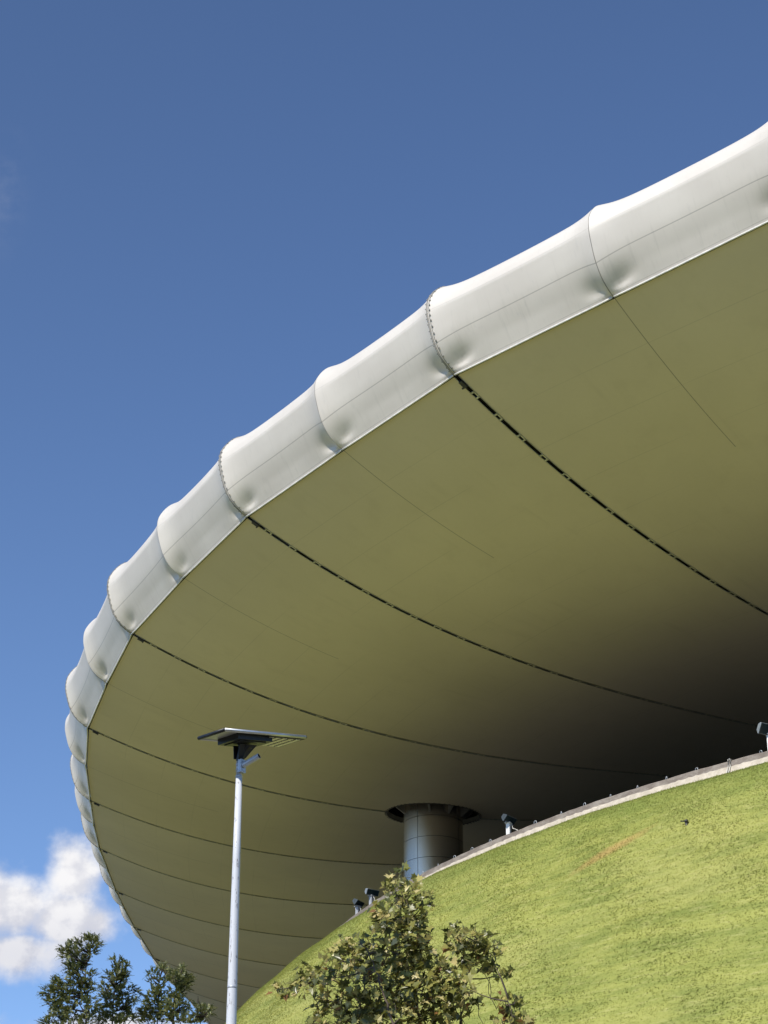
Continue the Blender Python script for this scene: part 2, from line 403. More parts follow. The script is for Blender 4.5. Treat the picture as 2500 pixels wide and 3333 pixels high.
for k in range(KMIN+1, KMAX):
    # rib seam across the underside: recessed dark slot between two keder edges, laced together
    us = np.arange(.05, 30, .5); slot = MB(); L = []; Rr = []
    for U in us:
        a, b = soffit_pt(k-GAP, U), soffit_pt(k+GAP, U); L.append(a+[0, 0, -.008]); Rr.append(b+[0, 0, -.008])
    g = np.array([[a+[0, 0, .09], b+[0, 0, .09]] for a, b in zip(L, Rr)])
    keep = [i for i, U in enumerate(us) if np.hypot(*((L[i]+Rr[i])[:2]/2-HOLE)) > HR-.1]
    runs = []; 
    for i in keep:
        if runs and runs[-1][-1] == i-1: runs[-1].append(i)
        else: runs.append([i])
    for r in runs:
        if len(r) > 1: slot.grid(g[r[0]:r[-1]+1][:, ::-1], 0)
    so = slot.build('rib_seam', M_DARK, roof)
    kd = MB()
    for r in runs:
        if len(r) > 1:
            kd.tube([L[i] for i in r], .012, 5); kd.tube([Rr[i] for i in r], .012, 5)
    kd.build('seam_edge', M_SEAMEDGE, so, True)
    lc = MB(); rr = random.Random(k)
    for U in np.arange(.7, 29, .80):
        a, b = soffit_pt(k-GAP, U), soffit_pt(k+GAP, U)
        if np.hypot(*((a+b)[:2]/2-HOLE)) < HR: continue
        t = soffit_pt(k, U+.1)-soffit_pt(k, U); t /= np.linalg.norm(t); x = (b-a); x /= np.linalg.norm(x); z = np.cross(x, t)
        c = (a+b)/2+[0, 0, -.004]; off = .3 if rr.random() < .8 else -.1
        lc.box(c+x*.012+t*.10, x*.058, t*.024, z*.008); lc.box(c+x*.012-t*.10, x*.058, t*.024, z*.008); lc.box(c-x*.034, x*.014, t*.12, z*.008)
    lc.build('lacing', M_LACE, so)
    # the laced joint over the rim
    am = MB(); sgn = []
    for off in (-.0042, .0042):
        am.tube([rim_pt(k+off, s)+np.append(edge(k)[1]*.012, 0) for s in np.arange(0, 9.01, .25)], .009, 5)
    ao = am.build('rim_seam', M_RIMSEAM, roof, True)
    lm = MB()
    for s in np.arange(.2, 8, .19):
        a, b = rim_pt(k-.0062, s), rim_pt(k+.0062, s); n = np.append(edge(k)[1]*.02, .0); t = rim_pt(k, s+.05)-rim_pt(k, s-.05); t /= np.linalg.norm(t)
        x = b-a; z = np.cross(x/np.linalg.norm(x), t)
        if int(round(s/.19)) % 2: lm.box(a+n, x*.16, t*.016, z*.008)
        else: lm.box(b+n, x*.16, t*.016, z*.008)
    lm.build('rim_lacing', M_RIMSEAM, ao)
    gm = MB(); c = soffit_pt(k, .28)+[0, 0, -.05]; x = soffit_pt(k+.01, .28)-soffit_pt(k-.01, .28); x /= np.linalg.norm(x)
    t = soffit_pt(k, .5)-soffit_pt(k, .1); t /= np.linalg.norm(t)
    gm.box(c, x*.05, t*.11, np.cross(x, t)*.03); gm.box(c+x*.03+t*.10, x*.09, t*.02, np.cross(x, t)*.02)
    gm.build('seam_clamp', M_STEELDK, roof)
# hem ring of the round column opening
zh = soffit_pt(3.9, 12.7)[2]
def hole_z(a, r=HR):
    x = HOLE+r*np.array([math.cos(a), math.sin(a)]); b = None
    best = 9
    for k in np.linspace(3.6, 4.3, 29):
        P, n, _z = edge_smooth(k); U = -np.dot(x-P, n); d = abs(np.dot(x-P, np.array([-n[1], n[0]])))
        if d < best: best = d; b = soffit_pt(k, U)[2]+.06*4*((k % 1)*(1-k % 1))
    return b
aa = np.linspace(0, 2*math.pi, 65); hz = [hole_z(a) for a in aa]
mb = MB(); mb.tube([(HOLE[0]+HR*math.cos(a), HOLE[1]+HR*math.sin(a), z-.004) for a, z in zip(aa, hz)], .014, 6); 
for i, a in enumerate(np.linspace(0, 2*math.pi, 61)[:-1]):
    c = np.array([HOLE[0]+(HR+.05)*math.cos(a), HOLE[1]+(HR+.05)*math.sin(a), np.interp(a, aa, hz)-.012]); er = np.array([math.cos(a), math.sin(a), 0]); et = np.array([-er[1], er[0], 0])
    mb.box(c, er*.03, et*.016, np.array([0, 0, .008]))
mb.build('opening_hem', M_STEELDK, roof, True)
mb = MB(); mb.grid(np.array([[(HOLE[0]+(HR+.02)*math.cos(a), HOLE[1]+(HR+.02)*math.sin(a), z+.02) for a, z in zip(aa, hz)], [(HOLE[0]+(HR-.04)*math.cos(a), HOLE[1]+(HR-.04)*math.sin(a), z+.16) for a, z in zip(aa, hz)]]))
mb.build('opening_collar', m_plain('collar_cloth', (.26, .25, .21), .6), roof, True)

mb = MB(); mb.grid(np.array([[(HOLE[0]+(HR+.05)*math.cos(a)*f, HOLE[1]+(HR+.05)*math.sin(a)*f, z+q) for a, z in zip(aa, hz)] for f, q in ((.98, .16), (1.0, .17), (1.0, 1.6), (.5, 1.62))]))
mb.build('opening_shade_liner', M_DARK, roof, True)  # near-black liner added so the opening stays dark inside
# ------------------------------------------------------------------ column
colm = empty('support_column', (HOLE[0], HOLE[1], ZC-.6), 'grey metal clad round column rising into the roof underside', 'column')
def cyl_patch(mb, r, a0, a1, z0, z1, n, mi=0):
    g = [[(HOLE[0]+r*math.cos(a), HOLE[1]+r*math.sin(a), z) for z in (z0, z1)] for a in np.linspace(a0, a1, n)]
    mb.grid(np.array(g), mi)
mb = MB(); cyl_patch(mb, CRAD-.025, 0, 2*math.pi, ZC-.6, zh+2.2, 65); mb.build('shaft_core', M_DARK, colm, True)
SEAMA = R(270-33)
z1 = zh+.55
row = 0
while z1 > ZC-.6:
    z0 = z1-.795
    for q in range(4):
        mb = MB(); cyl_patch(mb, CRAD, SEAMA+q*math.pi/2+.008, SEAMA+(q+1)*math.pi/2-.008, z0+.008, z1-.008, 22)
        mb.build('cladding_panel', M_CLAD, colm, True)
    z1 = z0
for i, adeg in enumerate((196, 262, 300, 338, 20, 100)):
    a = R(adeg); er = np.array([math.cos(a), math.sin(a), 0]); et = np.array([-er[1], er[0], 0]); c = np.array([HOLE[0], HOLE[1], 0])
    mb = MB(); z = np.interp(a % (2*math.pi), aa, hz)
    p = [c+er*(CRAD+.0)+[0, 0, z-.10], c+er*(CRAD+.0)+[0, 0, z+.42], c+er*(HR-.14)+[0, 0, z+.36], c+er*(HR-.14)+[0, 0, z+.24]]
    vs = [q+et*.03 for q in p]+[q-et*.03 for q in p]
    mb.add(vs, [(0, 1, 2, 3), (7, 6, 5, 4), (0, 4, 5, 1), (1, 5, 6, 2), (2, 6, 7, 3), (3, 7, 4, 0)])
    mb.build('bracket', m_plain('bracket_paint', (.30, .29, .26), .5) if i == 0 else bpy.data.materials['bracket_paint'], colm)

# ------------------------------------------------------------------ mound, curb, deck, ground
A0, A1 = R(-285), R(-20)
angs = np.linspace(A0, A1, 420); es = np.concatenate([np.arange(.07, 2, .2), np.arange(2, 22.2, .5)])
und = lambda a, e: .05*math.sin(a*31+e*1.3)*min(1, e/2)+.035*math.sin(a*77-e*2.1)*min(1, e/2)
P = np.array([[cpt(a, e, mound_z(e)+und(a, e)) for e in es] for a in angs])
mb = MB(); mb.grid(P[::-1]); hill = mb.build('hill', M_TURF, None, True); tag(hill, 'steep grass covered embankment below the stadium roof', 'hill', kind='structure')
# grass blades over the part of the bank that can be seen
NB = 700000
ba = R(-196)+rng.random(NB)*R(92); be = .07+16.5*rng.random(NB)**1.0
# denser close to the curb line
be[:30000] = .05+.5*rng.random(30000)
keepn = rng.random(NB) < np.clip(.35+.65*1, 0, 1)
ez = ZC-.40-SL*(be-.8*(1-np.exp(-be/.8)))+.05*np.sin(ba*31+be*1.3)*np.minimum(1, be/2)+.035*np.sin(ba*77-be*2.1)*np.minimum(1, be/2)
bx = CC[0]+(CR+be)*np.cos(ba); by = CC[1]+(CR+be)*np.sin(ba)
ln = .04+.045*rng.random(NB); wd = .008+.009*rng.random(NB)
yaw = rng.random(NB)*2*math.pi
nrm = np.stack([np.cos(ba)*.72, np.sin(ba)*.72, np.full(NB, .70)], 1)
lean = np.stack([rng.normal(0, .55, NB), rng.normal(0, .55, NB), rng.normal(0, .25, NB)], 1)
tdir = np.stack([-np.sin(ba), np.cos(ba), np.full(NB, .25)], 1); lean = lean+.75*tdir
tg = lean-nrm*(lean*nrm).sum(1)[:, None]; tg /= np.linalg.norm(tg, axis=1)[:, None]
td = nrm*rng.uniform(.25, .75, NB)[:, None]+tg*.8; td /= np.linalg.norm(td, axis=1)[:, None]
base = np.stack([bx, by, ez-.01], 1); side = np.cross(td, nrm)+rng.normal(0, .2, (NB, 3)); side /= np.linalg.norm(side, axis=1)[:, None]
side *= np.where((np.cross(side, td)*nrm).sum(1) < 0, -1., 1.)[:, None]
V = np.empty((NB*3, 3)); V[0::3] = base-side*wd[:, None]; V[1::3] = base+side*wd[:, None]; V[2::3] = base+td*ln[:, None]
me = bpy.data.meshes.new('grass'); me.vertices.add(NB*3); me.vertices.foreach_set('co', V.ravel())
me.loops.add(NB*3); me.loops.foreach_set('vertex_index', np.arange(NB*3)); me.polygons.add(NB)
me.polygons.foreach_set('loop_start', np.arange(NB)*3); me.polygons.foreach_set('loop_total', np.full(NB, 3))
me.materials.append(M_BLADE); me.update(calc_edges=True); me.validate()
cn = nrm+rng.normal(0, .2, (NB, 3)); cn /= np.linalg.norm(cn, axis=1)[:, None]
me.normals_split_custom_set(np.repeat(cn, 3, axis=0).tolist())
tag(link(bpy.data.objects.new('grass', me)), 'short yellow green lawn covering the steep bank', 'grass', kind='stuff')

rcrb = random.Random(3)
def ring(mb, prof, a0, a1, n, jit=0, mi=0):
    g = []
    for a in np.linspace(a0, a1, n):
        j = rcrb.uniform(-jit, jit)
        g.append([cpt(a, e+(j if i > 0 else 0), z+j*.6) for i, (e, z) in enumerate(prof)])
    mb.grid(np.array(g)[::-1], mi)
cb = empty('concrete_curb', cpt(R(-145), 0, ZC), 'long curved concrete curb with pale mortar band along the top of the bank', 'curb')
mb = MB(); ring(mb, [(-.32, ZC-.5), (-.32, ZC-.004), (-.02, ZC), (0, ZC-.015), (.012, ZC-.20)], A0, A1, 700, .008); mb.build('curb_face', M_CURB, cb)
mb = MB(); ring(mb, [(.012, ZC-.165), (.035, ZC-.17), (.11, ZC-.38), (.19, ZC-.70)], A0, A1, 1500, .014); mb.build('mortar_band', M_MORT, cb)
mb = MB(); g = np.array([[cpt(a, e, ZC-.22) for e in (-.32, -9, -16, -22.2)] for a in np.linspace(A0, A1, 90)]); mb.grid(g[::-1])
tag(mb.build('concourse_floor', M_CONC), 'concrete floor, coloured near black for shade, behind the curb under the roof', 'floor', kind='structure')
mb = MB(); g = np.array([[cpt(a, -22, z) for z in (ZC-1, ZC+12)] for a in np.linspace(R(-196), R(-10), 90)][::1]); g = np.concatenate([np.array([[(x, y, z) for z in (ZC-1, ZC+16)] for x, y in ((5, 172), (5.2, 140), (6, 104), (9.5, 96))]), g]); mb.grid(g[::-1])  # straight wing at the back added to keep light off the roof underside
tag(mb.build('stadium_wall', M_WALL), 'rear concourse wall in near black for shade, with a wing added to block light', 'wall')
t = NT('ground_paving'); nz = t.noise(t.obj(), .08, 5); n2 = t.noise(t.obj(), 1.2, 4)
t.set(t.mix(t.ramp(nz, .4, .6), C4(.035, .036, .022), C4(.06, .058, .036)), .9)
mb = MB(); S = 3000.; n = 40; g = np.array([[(x, y, 0) for x in np.linspace(-S, S, n)] for y in np.linspace(-S, S, n)]); mb.grid(g.transpose(1, 0, 2))
tag(mb.build('ground', t.mat), 'flat ground reaching the horizon', 'ground', kind='structure')

mb = MB(); mb.grid(np.array([[cpt(a, e, .006) for e in (18, 24, 31, 38)] for a in np.linspace(R(-300), R(0), 121)])[::-1])  # unseen pale ring added to bounce light up onto the left soffit
t = NT('bounce_ring_pale'); nz = t.noise(t.pos(), .5, 5); t.set(t.mix(t.ramp(nz, .35, .7), C4(.21, .19, .13), C4(.29, .26, .19)), .85)
tag(mb.build('bounce_ring', t.mat), 'unseen pale ring added round the bank to bounce light onto the roof', 'reflector', kind='structure')
# unseen dark ring round the horizon, added to keep light off the soffit
mb = MB(); g = []
for a in np.linspace(0, 2*math.pi, 181):
    hgt = 62+14*math.sin(a*3+1)+8*math.sin(a*7+.4)+4*math.sin(a*17)+2*math.sin(a*41)
    g.append([(r*math.cos(a), 60+r*math.sin(a), z) for r, z in ((430, -1), (455, hgt*.45), (500, hgt*.85), (560, hgt), (700, hgt*.9), (1100, -1))])
mb.grid(np.array(g)); t = NT('light_blocker_dark'); nz = t.noise(t.pos(), .06, 6, .7); t.set(t.mix(t.ramp(nz, .35, .7), C4(.03, .04, .018), C4(.075, .085, .04)), .9)
tag(mb.build('light_blocker', t.mat, None, True), 'unseen dark ring added round the horizon to block low light', 'light_blocker', kind='structure')

# loops cast into the curb
LA = [(2463, 2445), (2360, 2473), (2258, 2505), (2161, 2535), (2066, 2564), (1980, 2593), (1894, 2621), (1816, 2648), (1733, 2680), (1588, 2740), (1529, 2766), (1476, 2793), (1421, 2819), (1373, 2845)]
LL = ['by the cables of the white floodlight post, right edge', 'just left of the pale conduit on the curb', 'second loop left of the pale conduit on the curb', 'third loop left of the pale conduit on the curb', 'fourth loop left of the pale conduit on the curb', 'fourth loop right of the floodlight beside the column', 'third loop right of the floodlight beside the column', 'second loop right of the floodlight beside the column', 'first loop right of the floodlight beside the column', 'first loop left of the floodlight beside the column', 'just right of the column foot, against the dark gap', 'in front of the right edge of the column', 'in front of the dark right half of the column', 'in front of the bright left half of the column']
lp = None
for (u, v), lab in zip(LA, LL):
    d = ray(u, v); P = d*(ZC-EYE)/d[2]; a = math.atan2(P[1]-CC[1], P[0]-CC[0])
    if lp is None:
        mb = MB(); q = [(-.045, 0, -.05), (-.045, 0, .05)]+[(-.045*math.cos(x), 0, .055+.045*math.sin(x)) for x in np.linspace(.3, math.pi-.3, 7)]+[(.045, 0, .05), (.045, 0, -.05)]
        mb.tube(q, .009, 6); lp = mb.build('steel_loop', M_GALV, None, True); o = lp
    else:
        o = lp.copy(); COL.objects.link(o)
    o.location = cpt(a, -.07, ZC); o.rotation_euler = (0, 0, a+math.pi/2+random.uniform(-.5, .5)); o.scale = [random.uniform(.8, 1.0)]*3
    tag(o, 'bent steel loop, '+lab, 'steel loop', 'steel loops along the curb')
# pale conduit over the curb
d = ray(2378, 2477); P = d*(ZC-EYE)/d[2]; a = math.atan2(P[1]-CC[1], P[0]-CC[0]); mb = MB()
for o_ in (-.0009, .0009):
    mb.tube([cpt(a+o_, -.2, ZC+.02), cpt(a+o_, .03, ZC+.02), cpt(a+o_, .05, ZC-.18), cpt(a+o_, .15, ZC-.38), cpt(a+o_, .2, ZC-.62)], .017, 6)
tag(mb.build('conduit_pipe', M_CABLE, None, True), 'pair of pale conduit pipes running down over the curb near the right edge', 'pipe')

# ------------------------------------------------------------------ floodlights on the curb
def floodlight(u, v, yaw, tilt, label, post_m, head_m, face_m, post_h, size, off, sq=0.):
    d = ray(u, v); P = d*(ZC-EYE)/d[2]; a = math.atan2(P[1]-CC[1], P[0]-CC[0])
    B = cpt(a, off, ZC-.22); t = empty('floodlight', B, label, 'floodlight', 'floodlights along the top of the bank')
    er = np.array([math.cos(a+sq), math.sin(a+sq), 0]); et = np.array([-er[1], er[0], 0]); Z = np.array([0, 0, 1.])
    top = B+Z*(post_h+.22)
    mb = MB(); c = (B+top)/2; hh = (post_h+.22)/2
    mb.box(c, er*.055, et*.055, Z*hh); mb.build('post', post_m, t)
    mb = MB(); mb.box(top+Z*.010, er*.085, et*.085, Z*.012); mb.build('top_plate', post_m, t)
    piv = top+Z*.10
    f = np.array([math.cos(yaw)*math.cos(tilt), math.sin(yaw)*math.cos(tilt), math.sin(tilt)])     # where the light points
    x = np.cross(f, Z); x /= np.linalg.norm(x); up = np.cross(x, f)
    mb = MB(); w = size*.34
    mb.box(top+Z*.04, x*w, f*.03, Z*.010)
    for s in (-1, 1): mb.box(piv+x*s*w+Z*.015-Z*.0, x*.008, f*.025, Z*.085)
    mb.build('yoke', post_m if post_m is not M_WPOST else M_GALV, t)
    hc = piv+Z*.05; a2, b2 = size*.5, size*.21
    # housing: wide front frame narrowing to a flat finned back
    mb = MB(); fr = [hc+f*.06+x*sx*a2+up*sy*b2 for sx, sy in ((-1, -1), (1, -1), (1, 1), (-1, 1))]; bk = [hc-f*.08+x*sx*a2*.86+up*sy*b2*.55 for sx, sy in ((-1, -1), (1, -1), (1, 1), (-1, 1))]
    fr2 = [p+f*.035 for p in fr]
    mb.add(fr2+fr+bk, [(0, 1, 2, 3), (0, 4, 5, 1), (1, 5, 6, 2), (2, 6, 7, 3), (3, 7, 4, 0), (4, 8, 9, 5), (5, 9, 10, 6), (6, 10, 11, 7), (7, 11, 8, 4), (11, 10, 9, 8)]); mb.build('housing', head_m, t)
    mb = MB()
    for i in range(6): mb.box(hc-f*.090+x*(i-2.5)*a2*.18, x*.006, up*b2*.45, f*.022)
    mb.build('heat_sink', head_m, t)
    mb = MB(); mb.box(hc+f*.098, x*a2*.95, up*b2*.92, f*.004); mb.build('lens', face_m, t)
    mb = MB(); s0 = hc-f*.1+x*.06
    q = [s0, s0-f*.08-Z*.06, top+et*.1-Z*.05, top+et*.13-Z*(post_h*.4), B+et*.22+Z*.42, B+et*.30+Z*.33, B+et*.34+Z*.20]
    qs = [catmull(np.array(q), s) for s in np.arange(0, len(q)-1.01, .2)]
    mb.tube(qs, .011, 5); mb.tube([p+np.array([.02, .02, .015*math.sin(i)]) for i, p in enumerate(qs[14:])], .008, 5); mb.build('cable', M_CABLE, t, True)
floodlight(2483, 2438, R(300), R(-32), 'grey floodlight on a bright white post at the right edge of the picture', M_WPOST, M_FLOODL, M_LENS, .50, .70, -.2, .35)
floodlight(1634, 2719, R(-38), R(-42), 'dark floodlight on a half white post right of the column', M_WPOST, M_FLOOD, M_LENS, .40, .50, -.2, .5)
floodlight(1187, 2955, R(-55), R(-30), 'higher of the paired grey floodlights left of the plane tree top', M_WPOST_SHADED, M_FLOODL, M_LENS, .40, .46, -.25, .5)
floodlight(1142, 2987, R(-30), R(-42), 'lower of the paired grey floodlights, nearest the left end of the curb', M_WPOST_SHADED, M_FLOOD, M_LENS, .38, .44, -.25, .5)
# sprinkler spike in the turf
P = mound_hit(2236, 2690); mb = MB(); mb.tube([P+[0, 0, -.1], P+[-.01, -.02, .10]], .035, 8); mb.tube([P+[-.01, -.02, .10], P+[-.012, -.022, .16]], .05, 8); mb.tube([P+[-.03, 0, .13], P+[-.15, .02, .145]], .012, 6)
tag(mb.build('sprinkler', M_STEELDK, None, True), 'small dark sprinkler standing in the grass bank', 'sprinkler')

# ------------------------------------------------------------------ solar street lamp
YL = 20.
pt = at(780, 2468, YL); pb = at(748, 3333, YL)
lamp = empty('street_lamp', (pt[0]-.004, YL, 0), 'tall white painted pole with flat solar panel lamp and side stub', 'street lamp')
lx = pt[0]
mb = MB(); zt = pt[2]-.20
hs = np.linspace(0, zt, 12); mb.tube([(lx, YL, z) for z in hs], [.031+.0072*(zt-z) for z in hs], 24); pole = mb.build('pole', M_POLE, lamp, True)
mb = MB(); mb.tube([(lx, YL, z) for z in (zt-2.05, zt-2.03)], .031+.0072*2.05+.0015, 24); mb.build('pole_joint', M_GALV, lamp, True)
mb = MB(); mb.tube([(lx, YL, zt-.01), (lx, YL, pt[2]+.01)], .028, 20)
for z in (zt+.0, zt+.07, zt+.12): mb.tube([(lx, YL, z), (lx, YL, z+.018)], .034, 20)
mb.build('collar', M_GALV, lamp, True)
mb = MB(); zb = at(784, 2497, YL)[2]; d2 = np.array([.75, -.66, 0]); d3 = np.array([.66, .75, 0])
mb.box(np.array([lx, YL, zb])+d2*.048, d2*.006, d3*.035, np.array([0, 0, .065]))
for s in (-1, 1): mb.box(np.array([lx, YL, zb])+d2*.030+d3*s*.031, d2*.016, d3*.004, np.array([0, 0, .064]))
for s in (-1, 1): mb.box(np.array([lx, YL, zb+s*.045])+d2*.056, d2*.006, d3*.009, np.array([0, 0, .009]))
mb.build('bracket', M_GALV, lamp)
mb = MB(); a = np.array([lx, YL, zb+.005])+d2*.05; dd = np.array([.80, -.42, .34]); dd /= np.linalg.norm(dd); b = a+dd*.19
n = 20; mb.tube([a, b], .028, n, 0, False); mb.tube([b, a+dd*.02], .024, n, 1, False)
e1 = np.cross(dd, [0, 0, 1.]); e1 /= np.linalg.norm(e1); e2 = np.cross(dd, e1)
rimv = [b+r*(math.cos(q)*e1+math.sin(q)*e2) for r in (.028, .024) for q in np.arange(n)*2*math.pi/n]
mb.add(rimv, [(i, (i+1) % n, n+(i+1) % n, n+i) for i in range(n)]); mb.build('stub_pipe', [M_GALV, M_DARK], lamp, True)
# panel
pc = at(822, 2401, YL+.02); ua = np.array([250, 189, 47.]); ua /= np.linalg.norm(ua); ub = np.array([-92, 115, 15.]); ub -= ua*ub.dot(ua); ub /= np.linalg.norm(ub); un = np.cross(ua, ub)
LA2, LB2 = .475, .225
mb = MB()
for s in (-1, 1):
    mb.tube([pc+ub*s*LB2-ua*LA2, pc+ub*s*LB2+ua*LA2], .017, 10)
mb.build('side_rail', M_ALU, lamp, True)
for s in (-1, 1):
    mb = MB(); mb.tube([pc+ua*s*LA2-ub*LB2, pc+ua*s*LA2+ub*LB2], .0185, 10); mb.build('end_cap', M_BLACK, lamp, True)
mb = MB(); mb.box(pc+un*.010, ua*LA2, ub*LB2, un*.004); mb.build('solar_panel', m_plain('solar_cells', (.012, .016, .04), .15), lamp)
mb = MB(); mb.box(pc-un*.002, ua*(LA2-.005), ub*(LB2-.012), un*.004); mb.build('back_plate', m_plain('lamp_back', (.42, .43, .44), .45, .3), lamp)
mb = MB(); lc = pc+ua*.255-un*.014; mb.box(lc, ua*.205, ub*.20, un*.006); lp0 = mb.build('led_tray', M_STEELDK, lamp)
t = NT('led_lens'); nz = t.noise(t.obj(), 60, 2); vz = t.new('ShaderNodeTexVoronoi'); vz.inputs['Scale'].default_value = 75; t.l.new(t.obj(), vz.inputs['Vector'])
t.set(t.mix(t.ramp(vz.outputs['Distance'], .2, .6), C4(.92, .88, .72), C4(.45, .42, .30)), .3); M_LED = t.mat
for i in range(5):
    mb = MB(); mb.box(lc+ua*(i-2)*.079-un*.008, ua*.026, ub*.188, un*.005); mb.build('led_strip', M_LED, lp0)
mb = MB(); hb = pc-ua*.09-un*.034; mb.box(hb, ua*.20, ub*.175, un*.030); mb.box(hb-un*.03+ua*.0, ua*.15, ub*.14, un*.010); mb.build('battery_box', M_BLACK, lamp)
mb = MB(); ptop = np.array([lx, YL, pt[2]-.005]); 
mid_ = hb-un*.05; tq = (mid_-ptop)
for s in (-1, 1):
    p0 = ptop+ua*0; o1 = ub*s*.034
    q = [ptop-ua*.042+o1, ptop+ua*.042+o1, mid_+ua*.10+ub*s*.05, mid_-ua*.10+ub*s*.05]; vs = q+[p+ub*s*.008 for p in q]
    mb.add(vs, [(0, 1, 2, 3), (7, 6, 5, 4), (0, 4, 5, 1), (1, 5, 6, 2), (2, 6, 7, 3), (3, 7, 4, 0)])
mb.tube([ptop-[0, 0, .03], ptop*.45+mid_*.55, mid_], [.036, .05, .075], 14)
mb.build('neck', M_BLACK, lamp)
for uu in (-.02, .03):
    for s in (-1, 1):
        mb = MB(); mb.tube([ptop+ua*uu+ub*s*.04+un*.05, ptop+ua*uu+ub*s*.053+un*.05], .006, 8); mb.build('bolt', M_ALU, lamp)

# ------------------------------------------------------------------ plane tree
YT = 22.
PPM = 22.6/F                                # metres per photograph pixel at the tree
def leaf_shape():
    ang = [(-90, .08), (-58, .42), (-40, .62), (-15, .40), (5, .78), (28, .46), (58, .62), (72, .54), (90, 1.0), (108, .54), (122, .62), (152, .46), (175, .78), (195, .40), (220, .62), (238, .42)]
    return np.array([(r*math.cos(R(a)), r*math.sin(R(a))+.15) for a, r in ang])
LS = leaf_shape()
def add_leaf(mb, p, nrm, tip, size, rr):
    nrm = nrm/np.linalg.norm(nrm); tip = tip-nrm*tip.dot(nrm); tip /= np.linalg.norm(tip)+1e-9; x = np.cross(tip, nrm)
    fold = rr.uniform(.1, .5); curl = rr.uniform(-.35, .25)
    vs = [p+nrm*curl*0]+[p+size*(x*a+tip*b+nrm*(fold*abs(a)*.7+curl*b*b*.6)) for a, b in LS]
    mb.add(vs, [(0, i, i+1) for i in range(1, len(LS))]+[(0, len(LS), 1)])
PC = [(1300, 2862, 50), (1285, 2885, 45), (1312, 2913, 62), (1345, 2885, 30), (1379, 2940, 45), (1400, 2912, 18), (1240, 2972, 48), (1225, 3000, 40), (1268, 2995, 55), (1324, 2979, 60), (1361, 2995, 42), (1282, 3025, 66), (1342, 3039, 66), (1376, 3042, 30),
 (1118, 3072, 36), (1105, 3090, 28), (1168, 3072, 42), (1216, 3090, 60), (1085, 3120, 45), (1137, 3114, 56), (1192, 3124, 60), (1258, 3088, 66), (1318, 3094, 72), (1373, 3090, 52), (985, 3158, 26), (1027, 3166, 38), (900, 3222, 26), (938, 3216, 34), (981, 3208, 40), (1029, 3196, 46), (1071, 3184, 50),
 (1162, 3184, 66), (1222, 3182, 72), (1282, 3166, 74), (1342, 3160, 70), (1391, 3170, 56), (1427, 3140, 36), (1041, 3272, 42), (1089, 3258, 58), (1150, 3258, 70), (1222, 3258, 74), (1282, 3246, 74), (1342, 3232, 70), (1403, 3222, 64), (1457, 3208, 58), (1505, 3212, 52), (1541, 3262, 36),
 (1478, 3022, 26), (1484, 3065, 46), (1529, 3048, 52), (1566, 3060, 46), (1511, 3100, 58), (1560, 3104, 58), (1590, 3095, 42), (1625, 3100, 16), (1578, 3134, 42), (1626, 3168, 26), (1646, 3162, 16), (1505, 3148, 46), (1644, 3258, 36), (1680, 3250, 24), (1674, 3306, 44), (1632, 3316, 40), (1728, 3322, 18), (1690, 3330, 36),
 (1020, 3330, 40), (1090, 3325, 56), (1160, 3330, 66), (1235, 3330, 66), (1310, 3318, 52), (1440, 3290, 52), (1500, 3290, 40), (1448, 3160, 36), (1470, 3250, 50), (1385, 3300, 52), (1430, 3335, 50), (1340, 3280, 55), (1000, 3390, 60), (1100, 3400, 80), (1200, 3410, 85), (1310, 3410, 80), (1420, 3400, 70), (1520, 3400, 60), (1620, 3390, 60), (1700, 3400, 50)]
rr = random.Random(21)
tb = at(1400, 3333, YT); tbx = at(1395, 3700, YT)[0]
ptree = empty('plane_tree', (tbx, YT, 0), 'young plane tree with lobed olive leaves in front of the grass bank', 'tree')
stems = {}
def pos3(u, v, dy): return at(u, v, YT+dy)
wood = MB(); leaves = MB()
root = np.array([tbx, YT, 0.]); fork = np.array([at(1400, 3560, YT)[0], YT, at(1400, 3560, YT)[2]])
trunk = MB(); trunk.tube([root, root*.5+fork*.5+[.03, 0, 0], fork], [.11, .085, .07], 12)
ST = [[(1400, 3560, 0), (1372, 3420, .2), (1362, 3300, .22), (1348, 3180, .2), (1330, 3060, .12), (1318, 2960, .05), (1302, 2860, 0)],
      [(1400, 3560, 0), (1260, 3420, .2), (1200, 3320, .25), (1150, 3240, .3), (1080, 3190, .3), (990, 3205, .3), (905, 3222, .3)],
      [(1400, 3560, 0), (1480, 3440, .25), (1500, 3330, .3), (1515, 3230, .3), (1535, 3130, .25), (1548, 3050, .2)],
      [(1400, 3560, 0), (1320, 3420, -.4), (1270, 3300, -.45), (1235, 3190, -.4), (1200, 3100, -.3), (1168, 3068, -.3)],
      [(1400, 3560, 0), (1560, 3480, -.3), (1640, 3400, -.35), (1668, 3320, -.35), (1650, 3250, -.35)]]
SP = []
for k, st in enumerate(ST):
    q = np.array([pos3(*s) for s in st]); r0 = .024 if k == 0 else .018
    pts = [catmull(q, s) for s in np.linspace(0, len(q)-1.001, 6*len(q))]
    pts = [p+np.array([rr.uniform(-.012, .012), rr.uniform(-.01, .01), 0]) for p in pts]
    rad = [max(.006, r0*(1-.86*i/len(pts))) for i in range(len(pts))]
    wood.tube(pts, rad, 8); SP += pts
SPa = np.array(SP)
